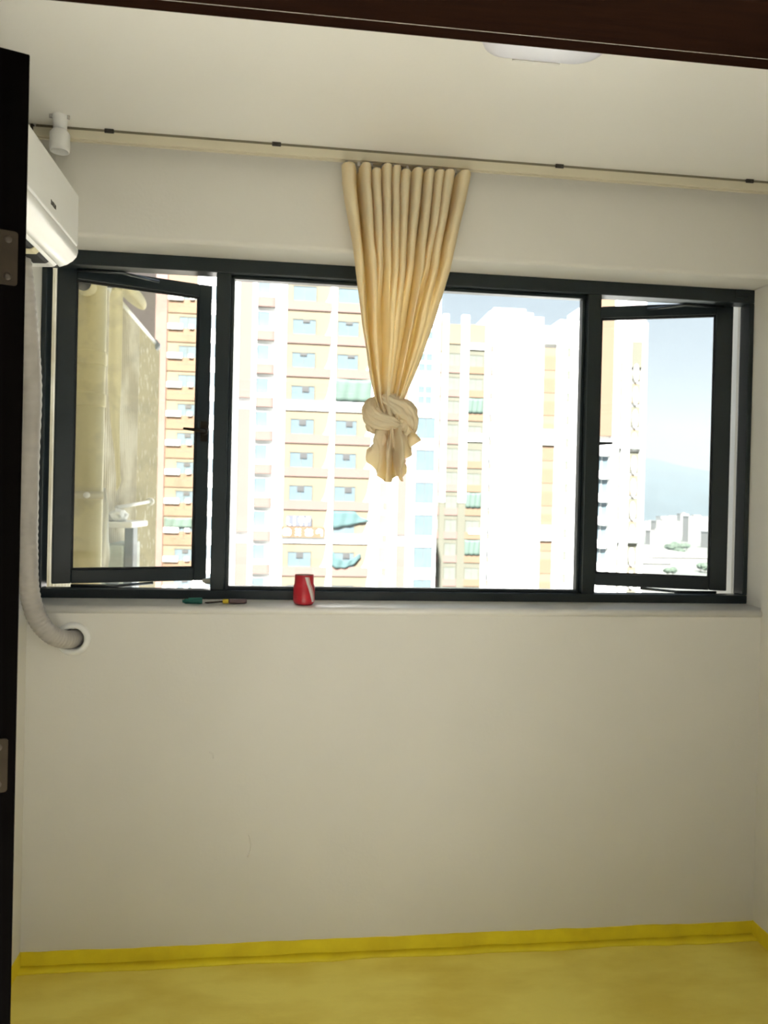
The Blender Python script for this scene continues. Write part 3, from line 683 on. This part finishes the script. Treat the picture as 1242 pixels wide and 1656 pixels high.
# tower 1: the near orange and white block
Y = 70; t1 = TW('near white and orange apartment tower filling the left half of the middle pane', -5.4, 13.5, Y)
RB = Y+.10
t1.box('core', 'tyellow', -.85, 7.04, RB, Y+13, -45, 34); t1.box('core', 'twhite', -5.3, -.85, Y+.45, Y+13, -45, 34); t1.box('core', 'twhite', 7.04, 13.3, Y+.45, Y+13, -45, 21.5)
for a_, b_ in ((-5.4, -5.02), (-3.88, -3.49), (-1.85, -.85), (3.26, 3.65), (7.04, 7.89), (8.69, 9.54), (10.4, 11.15)):
    t1.box('pilaster', 'twhite', a_, b_, Y-.05, Y+.14 if a_ in (3.26,) else Y+.5, -45, 34 if a_ < 8 else 21.8)
fin = tuple([(0, 0), (0, 2.17), (-.06, 2.17), (-.14, 1.5), (-.26, .8), (-.45, .25), (-.62, 0)])
P0 = 19.83
for k in range(-1, 11):
    P = P0-3.0*k; white = k in (3, 7)
    for (a_, b_) in ((-.85, 3.26), (3.65, 7.04)):
        if white: t1.box('white_band', 'twhite', a_, b_, Y-.06, Y+.1, P-.85, P)
        else: t1.box('balcony_parapet', 'tpeach', a_, b_, Y-.02, Y+.14, P-.83, P)
    t1.poly('balcony_fin', 'twhite', fin, 'y', 0, .15, (3.26, Y-.02, P)); t1.poly('balcony_fin', 'twhite', fin, 'y', 0, .15, (7.04, Y-.02, P))
    for wi, (a_, b_) in enumerate(((-.35, 1.80), (3.72, 5.70))):
        wo_ = t1.window(a_, b_, RB, P-.60, P+1.38, 'tglass', 'tbeige')
        if k >= 1:
            off = (.80, .95, .75, 1.0)[(k+wi) % 4]; sz = .62
            t1.box('vent_grille', 'tgrille', a_+off, a_+off+sz, RB-.14, RB-.10, P+.80+(0 if k > 2 else .25), P+1.30, parent=wo_)
    # left strip of bay windows with rounded balcony fronts
    t1.window(-3.49, -2.30, Y+.44, P+.50, P+2.0, 'tglass', bars=0)
    rp_ = tuple([(-.9, .5), (-.9, 0)]+[(.35+.5*sin(pi/2*i/6), .5-.5*cos(pi/2*i/6)) for i in range(7)])
    t1.poly('rounded_balcony', 'tpeach', rp_, 'z', -.42, .42, (-2.55, Y-.05, P-.25))
    t1.poly('balcony_coping', 'twhite', rp_, 'z', -.06, .06, (-2.55, Y-.08, P+.24))
    # narrow strip right of the bays
    t1.window(7.89, 8.69, Y+.44, P+.35, P+1.9, 'tglass2', bars=0, fr=.05)
    t1.box('sill_panel', 'tpeach', 8.25, 8.69, Y+.25, Y+.44, P-.65, P-.0)
    # right window strip
    xr_ = 13.0 if P < 9.5 else 12.65
    if P < 20.5:
        if P > 9.5:
            t1.window(11.25, xr_, Y+.44, P+.15, P+.95, 'tglass', bars=1, fr=.04); t1.window(11.25, xr_, Y+.44, P+1.10, P+1.9, 'tglass', bars=1, fr=.04)
        else: t1.window(11.25, xr_, Y+.44, P+.0, P+1.95, 'tglass', 'tbeige', bars=1, fr=.05)
        t1.box('floor_slab', 'twhite', 11.1, xr_+.1, Y+.28, Y+.45, P-.85, P-.1, 0)
for zc0, zc1 in ((-45, -14.2), (-13.2, -2.1), (-1.1, 9.95), (10.95, 22.0), (23.0, 34)):
    t1.box('peach_panel', 'tpeach', -5.02, -3.88, Y+.1, Y+.46, zc0, zc1); 
    if zc0 < 21: t1.box('peach_panel', 'tpeach', 9.54, 10.4, Y+.1, Y+.46, zc0, min(zc1, 21.5))

# sign and laundry on tower 1 (they hang from its balconies)
sg = thing('balcony_sign', 'orange and lavender sign board across a balcony of the near tower', 'sign', (1.0, Y-.22, -1.6))
b = MB(); b.box(-1.95, 2.0, -.05, .0, .08, 1.06); b.obj('lower_board', MT['signorange'], sg)
b = MB(); b.box(-1.5, .75, -.05, .0, 1.10, 2.05); b.obj('upper_board', MT['lav'], sg)
def glyph(cx_, cz_, bars):
    g = MB()
    for (x0, x1, z0, z1) in bars: g.box(cx_+x0, cx_+x1, -.075, -.052, cz_+z0, cz_+z1)
    g.obj('character', MT['twhite'], sg)
G = [[(-.36, .36, .20, .32), (-.36, -.24, -.30, .32), (.24, .36, -.30, .32), (-.36, .36, -.32, -.20), (-.2, .2, -.06, .06)],
     [(-.2, .26, .20, .30), (-.06, .08, -.32, .30), (-.2, .26, -.05, .06), (-.24, .26, -.32, -.22)],
     [(-.32, .32, .20, .30), (-.32, .32, -.04, .06), (-.32, .32, -.32, -.22), (-.32, -.2, -.3, .3), (.2, .32, -.3, .3), (-.06, .06, -.3, .3)],
     [(-.28, .28, .2, .3), (-.28, -.16, -.1, .3), (.16, .28, -.32, .3), (-.1, .1, -.05, .05)]]
for g_, cx_ in zip(G, (-1.42, -.45, .55, 1.5)): glyph(cx_, .57, g_)
for cx_, bars in ((-1.35, [(-.08, .05, -.42, .30), (-.08, .22, -.42, -.32)]), (-.78, [(-.07, .07, -.42, .38)]), (-.15, [(-.24, .24, .28, .38), (-.24, -.14, -.1, .38), (.14, .24, -.1, .38), (-.05, .05, -.42, .38), (-.24, .24, .05, .13), (-.24, .24, -.12, -.02)]), (.42, [(-.18, -.08, -.42, .38), (-.18, .16, .28, .38), (.08, .18, -.02, .38), (-.18, .16, -.05, .04)])):
    glyph(cx_, 1.58, bars)
def sheet(label, M, x0, x1, y, ztop, zbot, sag=0, curve=None, group='sheets hung on the tower balconies'):
    vs = []; fs = []; n = 24; mrows = 6; cxm, czm = (x0+x1)/2, zbot
    for j in range(mrows+1):
        for i in range(n+1):
            u = i/n; x = x0+(x1-x0)*u; t = ztop-sag*4*u*(1-u); bt = zbot
            if curve: t, bt = interp(u, [(a, c) for a, c, d in curve]), interp(u, [(a, d) for a, c, d in curve])
            vs.append((x-cxm, .05*sin(u*19+j*.3), t+(bt-t)*j/mrows-czm))
    for j in range(mrows):
        for i in range(n): a = j*(n+1)+i; fs.append((a, a+1, a+n+2, a+n+1))
    o = MB().add(vs, fs, True).obj('hanging_sheet', MT[M]); o.location = (cxm, y, czm); q = o.modifiers.new('t', 'SOLIDIFY'); q.thickness = .03
    tag(o, label, 'sheet', group)
P4 = P0-3*4; P7 = P0-21; P8 = P0-24
sheet('pale teal sheet closing a balcony left of the curtain knot', 'mint', 3.68, 6.95, Y-.12, P0-6-.85, P0-9+.1, .1)
sheet('teal sheet on the balcony right of the orange sign', 'teal', 3.68, 7.0, Y-.12, P0-18-.85, P7+.1, .0, curve=[(0, P0-18-.9, P7+.5), (.6, P0-18-.9, P7+.9), (.75, P0-18-1.4, P7+1.1), (1, P0-18-1.7, P7+1.2)])
sheet('drooping teal sheet on the balcony below and right of the orange sign', 'teal', 3.68, 6.3, Y-.12, P8+1.5, P8, 0, curve=[(0, P8+1.55, P8+.1), (.15, P8+1.0, P8-.1), (.45, P8+.45, P8-.05), (.75, P8+.85, P8+.25), (.95, P8+1.3, P8+.8), (1, P8+1.2, P8+.9)])

# tower 0: left, through the open casement
Y = 80; t0 = TW('orange and white tower seen through the left casement and past its edge', -14, -6.3, Y)
t0.box('core', 'tyellow', -13.0, -9.9, Y+.10, Y+12, -45, 34); t0.box('core', 'twhite', -9.9, -6.4, Y+.4, Y+12, -45, 34); t0.box('pilaster', 'tpeach', -14.3, -12.95, Y-.1, Y+.55, -45, 34)
t0.box('pilaster', 'twhite', -9.94, -8.7, Y-.1, Y+.55, -45, 34); t0.box('pilaster', 'twhite', -7.6, -6.4, Y-.1, Y+.5, -45, 34)
for k in range(-3, 10):
    P = 19.0-2.94*k
    if P > 27: t0.box('white_band', 'twhite', -12.9, -9.94, Y-.1, Y+.1, P-1.3, P-.2)
    t0.box('balcony_parapet', 'torange', -12.9, -9.94, Y, Y+.14, P-1.35, P)
    t0.window(-11.8, -10.0, Y+.10, P-.7, P+1.25, 'tglass', 'tbeige', bars=1); t0.box('ledge_box', 'twhite', -12.85, -11.4, Y-.25, Y+.0, P-.1, P+.42)
    t0.box('ledge_box', 'twhite', -10.75, -10.3, Y-.25, Y+.0, P+.0, P+.35)
    t0.window(-8.68, -7.62, Y+.4, P+.1, P+1.7, 'tglass', bars=0); 
    if k >= 3: t0.box('vent_grille', 'tgrille', -11.0, -10.4, Y-.03, Y+.05, P+.75, P+1.1)
sheet('mint sheet on a low balcony seen through the left casement', 'mint', -12.8, -10.1, Y-.12, 19-2.94*6-1.5, 19-2.94*7+.45, .1)

# tower 2: beige block right of the curtain
Y = 97; t2 = TW('beige and white apartment tower just right of the hanging curtain', 17.3, 25.4, Y)
t2.box('core', 'tbeige', 17.3, 24.8, Y+.12, Y+13, -45, 24.6); t2.box('side_wall', 'tbeige', 15.6, 18.65, Y+.15, Y+12, -45, 25.4)
t2.box('pilaster', 'twhite', 18.65, 19.35, Y-.2, Y+.5, 2.2, 26.2); t2.box('pilaster', 'twhite', 21.07, 22.04, Y-.2, Y+.5, 2.2, 26.2); t2.box('pilaster', 'twhite', 24.23, 24.85, Y-.2, Y+.5, -45, 25.6)
t2.box('pilaster', 'tbeige', 18.65, 19.35, Y-.1, Y+.5, -45, 2.2); t2.box('pilaster', 'tbeige', 21.07, 22.04, Y-.1, Y+.5, -45, 2.2)
t2.box('crown_panel', 'tyellow', 22.04, 24.23, Y, Y+.3, 22.8, 25.1); t2.box('crown_panel', 'tyellow', 17.3, 18.65, Y, Y+.2, 21.5, 25.4); t2.box('crown_panel', 'tyellow', 19.35, 21.07, Y, Y+.2, 22.5, 25.0)
t2.box('white_band', 'twhite', 22.04, 24.85, Y-.1, Y+.2, 21.9, 22.7); t2.box('white_band', 'twhite', 22.04, 24.85, Y-.1, Y+.2, 10.1, 11.1)
t2.box('white_band', 'twhite', 22.6, 24.85, Y-.1, Y+.2, -1.8, -1.1)
for k in range(-1, 12):
    P = 19.7-3.04*k
    for a_, b_, mm in ((17.3, 18.62, 'tpeach'), (19.35, 21.07, 'tpeach'), (22.04, 24.23, 'torange')):
        if P < 21.5 and not (a_ > 22 and abs(P-10.6) < .6): t2.box('balcony_parapet', mm, a_, b_, Y, Y+.14, P-.9, P)
    t2.window(19.45, 21.0, Y+.12, P-.2, P+1.6, 'tglass2', 'tbeige', bars=1, fr=.05); t2.window(22.15, 24.0, Y+.12, P-.2, P+1.5, 'tglass2', 'tbeige', bars=1, fr=.05)
    t2.window(17.5, 18.4, Y+.14, P+.3, P+1.5, 'tglass2', bars=0)
    t2.box('small_sill', 'tpeach', 24.85, 25.45, Y+.3, Y+.9, P-.9, P-.2)
sheet('green sheet on an upper balcony of the beige tower', 'mint', 22.1, 24.1, Y-.12, 19.7-3.04*1-1.0, 19.7-3.04*2+.1, .1, group='green sheets on the beige tower')
sheet('mint sheet on a middle balcony of the beige tower', 'mint', 22.1, 24.1, Y-.12, 19.7-3.04*5-.95, 19.7-3.04*6+.1, .1, group='green sheets on the beige tower')
sheet('mint sheet on a low balcony of the beige tower', 'mint', 22.1, 24.1, Y-.12, 19.7-3.04*7-.95, 19.7-3.04*8+.1, .1, group='green sheets on the beige tower')

# tower 3: blank white block
Y = 100; t3 = TW('broad blank white tower with one orange stripe left of the right mullion', 24.9, 39.2, Y)
t3.box('core', 'twhite', 25.0, 33.0, Y, Y+14, -45, 25.9); t3.box('core', 'twhite', 34.85, 39.2, Y, Y+14, -45, 26.8); t3.box('core', 'twhite', 33.0, 34.85, Y+.7, Y+14, -45, 26.3)
t3.box('roof_block', 'twhite', 25.7, 31.7, Y+1, Y+9, 25.9, 28.0); t3.box('roof_block', 'twhite', 26.4, 30.8, Y+1.5, Y+8, 28.0, 28.6)
t3.box('roof_block', 'twhite', 31.7, 33.2, Y+1, Y+9, 25.9, 27.5)
t3.box('roof_block', 'twhite', 35.3, 39.2, Y+.5, Y+9, 26.8, 27.2)
for zc in (11.25, -1.6, 24.8, -14): t3.box('white_band', 'twhite', 33.0, 34.85, Y-.05, Y+.7, zc-1.0, zc+1.0)
k = 0; z = 23.2
for k in range(13):
    P = 22.2-3.04*k
    t3.box('stripe_panel', 'torange', 33.0, 34.85, Y+.30, Y+.7, P-1.9, P); t3.box('stripe_panel', 'tyellow', 33.0, 34.85, Y+.35, Y+.7, P, P+1.1)
    t3.window(36.25, 36.75, Y+.03, P+.0, P+1.15, 'tglass2', 'tbeige', bars=0, fr=.10)

# tower 4: right, through the right casement
Y = 97; t4 = TW('white tower with orange strip seen at the left of the right casement', 39.4, 46.05, Y)
t4.box('core', 'twhite', 39.4, 46.05, Y+.8, Y+12, -45, 30); t4.box('orange_panel', 'torange', 39.4, 41.55, Y, Y+.9, 11.4, 30)
for a_, b_ in ((41.55, 42.4), (42.9, 43.9), (45.5, 46.05)): t4.box('pilaster', 'twhite', a_, b_, Y-.1, Y+.9, -45, 26.5 if a_ > 42 else 30)
t4.box('crown_panel', 'lilac', 44.0, 46.0, Y+.3, Y+.9, 24.0, 30); t4.box('crown_panel', 'tbeige', 44.0, 46.0, Y+.2, Y+.9, 20.6, 24.0)
for zc in (10.4, -2.0): t4.box('white_band', 'twhite', 41.5, 46.05, Y-.15, Y+.9, zc-.5, zc+.5)
oval = tuple((.33*cos(2*pi*i/20), 1.15*sin(2*pi*i/20)) for i in range(20)); dome = tuple([(.8*cos(pi*i/10), .55*sin(pi*i/10)) for i in range(11)])
for k in range(12):
    P = 20.0-3.04*k
    t4.box('strip_panel', 'tbeige', 42.4, 42.9, Y+.4, Y+.85, P-1.2, P+1.2)
    t4.box('recess_panel', 'tyellow' if k % 2 else 'tbeige', 43.9, 45.5, Y+.5, Y+.85, P-1.0, P+1.6)
    t4.poly('oval_screen', 'twhite', oval, 'y', 0, .25, (44.7, Y+.1, P-.1))
    if P < 10.5:
        t4.window(39.5, 41.45, Y+.75, P-1.0, P+1.0, 'tglass', bars=1)
        t4.poly('rounded_slab', 'twhite', tuple((.95*cos(2*pi*i/20), .55*sin(2*pi*i/20)) for i in range(20)), 'y', 0, .7, (40.6, Y, P+1.5))

# ------------------------------------------------------------------ town, ground, hill
b = MB(); b.add([(-4000, -3000, -45), (9000, -3000, -45), (9000, 9000, -45), (-4000, 9000, -45)], [(0, 1, 2, 3)]); struct('ground', b, MT['ground'])
vs = []; fs = []; NX, NY = 90, 24
for j in range(NY+1):
    for i in range(NX+1):
        x = -1500+8000*i/NX; y = 3600+2600*j/NY
        rid = interp(x, [(-1500, 300), (1200, 430), (2365, 362), (2620, 330), (2860, 278), (3100, 260), (3700, 330), (6500, 180)])
        t = (y-5000)/1400; h = (rid+45)*max(0, 1-abs(t)**1.5)+35*noise.noise((x*.0022, y*.003, 0))*(abs(t) > .12)*max(0, 1-abs(t))
        vs.append((x, y, -46+h))
for j in range(NY):
    for i in range(NX): a = j*(NX+1)+i; fs.append((a, a+1, a+NX+2, a+NX+1))
o = MB().add(vs, fs, True).obj('mountain', MT['hill']); tag(o, 'hazy wooded mountain ridge behind the town on the right', 'mountain')
def lowrise(label, x, y, wx, dy, h, floors, M='citywall'):
    t = thing('town_building', label, 'building', (x, y, -45), 'low buildings of the town')
    q = MB(); q.box(-wx/2, wx/2, 0, dy, 0, h); q.obj('walls', MT[M], t)
    q = MB(); q.box(-wx/2-.4, wx/2+.4, -.4, dy+.4, h, h+1); q.obj('roof', MT['cityroof'], t)
    q = MB(); q.box(-wx*.2, wx*.15, dy*.2, dy*.6, h+1, h+3.5); q.obj('roof_room', MT[M], t)
    me_ = MB().box(-wx/2*.88, wx/2*.88, -.25, .1, -.7, .7).mesh('window_band', MT['cityglass'])
    for i in range(floors): inst('window_band', me_, t, (0, 0, (i+.6)*h/floors))
def gp(px, depth):   # along a bearing
    return px*depth, depth
L_ = [('white slab block nearest the right tower in the town', .492, 1500, 46, 20, 26, 4), ('stepped white block in the middle of the town', .512, 1150, 40, 20, 34, 6), ('lower white block beside the stepped one', .500, 1080, 30, 16, 20, 4),
      ('tall narrow pale block in the town', .535, 1500, 18, 16, 46, 8), ('white block with grey window lines right of centre in the town', .556, 1200, 36, 20, 42, 8), ('small pale block at the right of the town', .578, 1300, 22, 18, 30, 5),
      ('far wide white block under the mountain', .522, 2600, 110, 40, 36, 5), ('far long low block under the mountain at the right', .570, 2700, 130, 40, 24, 4), ('far small block under the mountain at the left', .490, 2400, 60, 30, 20, 3),
      ('squat white block at the far right of the town', .585, 1000, 30, 20, 22, 4), ('pale block low at the right edge of the pane', .615, 590, 20, 20, 16, 4)]
for a_ in L_:
    x, y = gp(a_[1], a_[2]); lowrise(a_[0], x, y, *a_[3:])
for i, (a_, dpt, wx, dy, lab) in enumerate(((.505, 700, 60, 60, 'big flat white hall roof in the town'), (.545, 640, 70, 40, 'long low pale hall at the foot of the town'), (.49, 560, 30, 40, 'low white shed beside the foot of the right tower'))):
    x, y = gp(a_, dpt); t = thing('hall_building', lab, 'building', (x, y, -45), 'low halls of the town')
    q = MB(); q.box(-wx/2, wx/2, 0, dy, 0, 8); q.obj('walls', MT['citywall'], t); q = MB(); q.prism([(-wx/2-1, 8), (wx/2+1, 8), (0, 12)], 'y', -1, dy+1); q.obj('roof', MT['road'], t)
bm_ = bmesh.new(); bmesh.ops.create_icosphere(bm_, subdivisions=3, radius=1)
for v in bm_.verts: v.co *= 1+.28*noise.noise(v.co*2.6)
mcr = bpy.data.meshes.new('crown'); bm_.to_mesh(mcr); bm_.free(); mcr.materials.append(MT['tree'])
mtk = MB().tube([(0, 0, 0), (0, 0, 6)], [.6, .35], 8).mesh('trunk', MT['bark'])
TR = [(.512, 900, 4.5), (.516, 880, 5), (.521, 905, 5.5), (.527, 890, 5), (.533, 920, 4.5), (.539, 930, 4.5), (.525, 800, 4), (.531, 790, 4), (.560, 590, 3.5), (.567, 575, 4), (.574, 600, 3.5), (.581, 585, 3), (.512, 545, 3), (.520, 550, 3)]
for i, (a_, dpt, s_) in enumerate(TR):
    x, y = gp(a_, dpt); t = thing('tree', 'round pale green tree standing among the low town buildings', 'tree', (x, y, -45), 'trees among the town buildings')
    inst('trunk', mtk, t, scl=(.6, .6, s_/8)); inst('crown', mcr, t, (0, 0, s_*1.3), rot=(0, 0, i*1.3), scl=(s_, s_, s_*(.75+.05*(i % 4))))
# haze over the distance
hz = MB().box(-1500, 7000, 330, 5000, -44.5, 600).mesh('haze', MT['ground'])
HM = bpy.data.materials.new('haze'); HM.use_nodes = True; n = HM.node_tree; n.nodes.clear()
o_ = n.nodes.new('ShaderNodeOutputMaterial'); v_ = n.nodes.new('ShaderNodeVolumeScatter'); v_.inputs['Color'].default_value = (.72, .89, 1, 1); v_.inputs['Density'].default_value = .000118; v_.inputs['Anisotropy'].default_value = .25
n.links.new(v_.outputs[0], o_.inputs['Volume']); hz.materials.clear(); hz.materials.append(HM)
ho = bpy.data.objects.new('haze', hz); COL.objects.link(ho); ho['kind'] = 'structure'
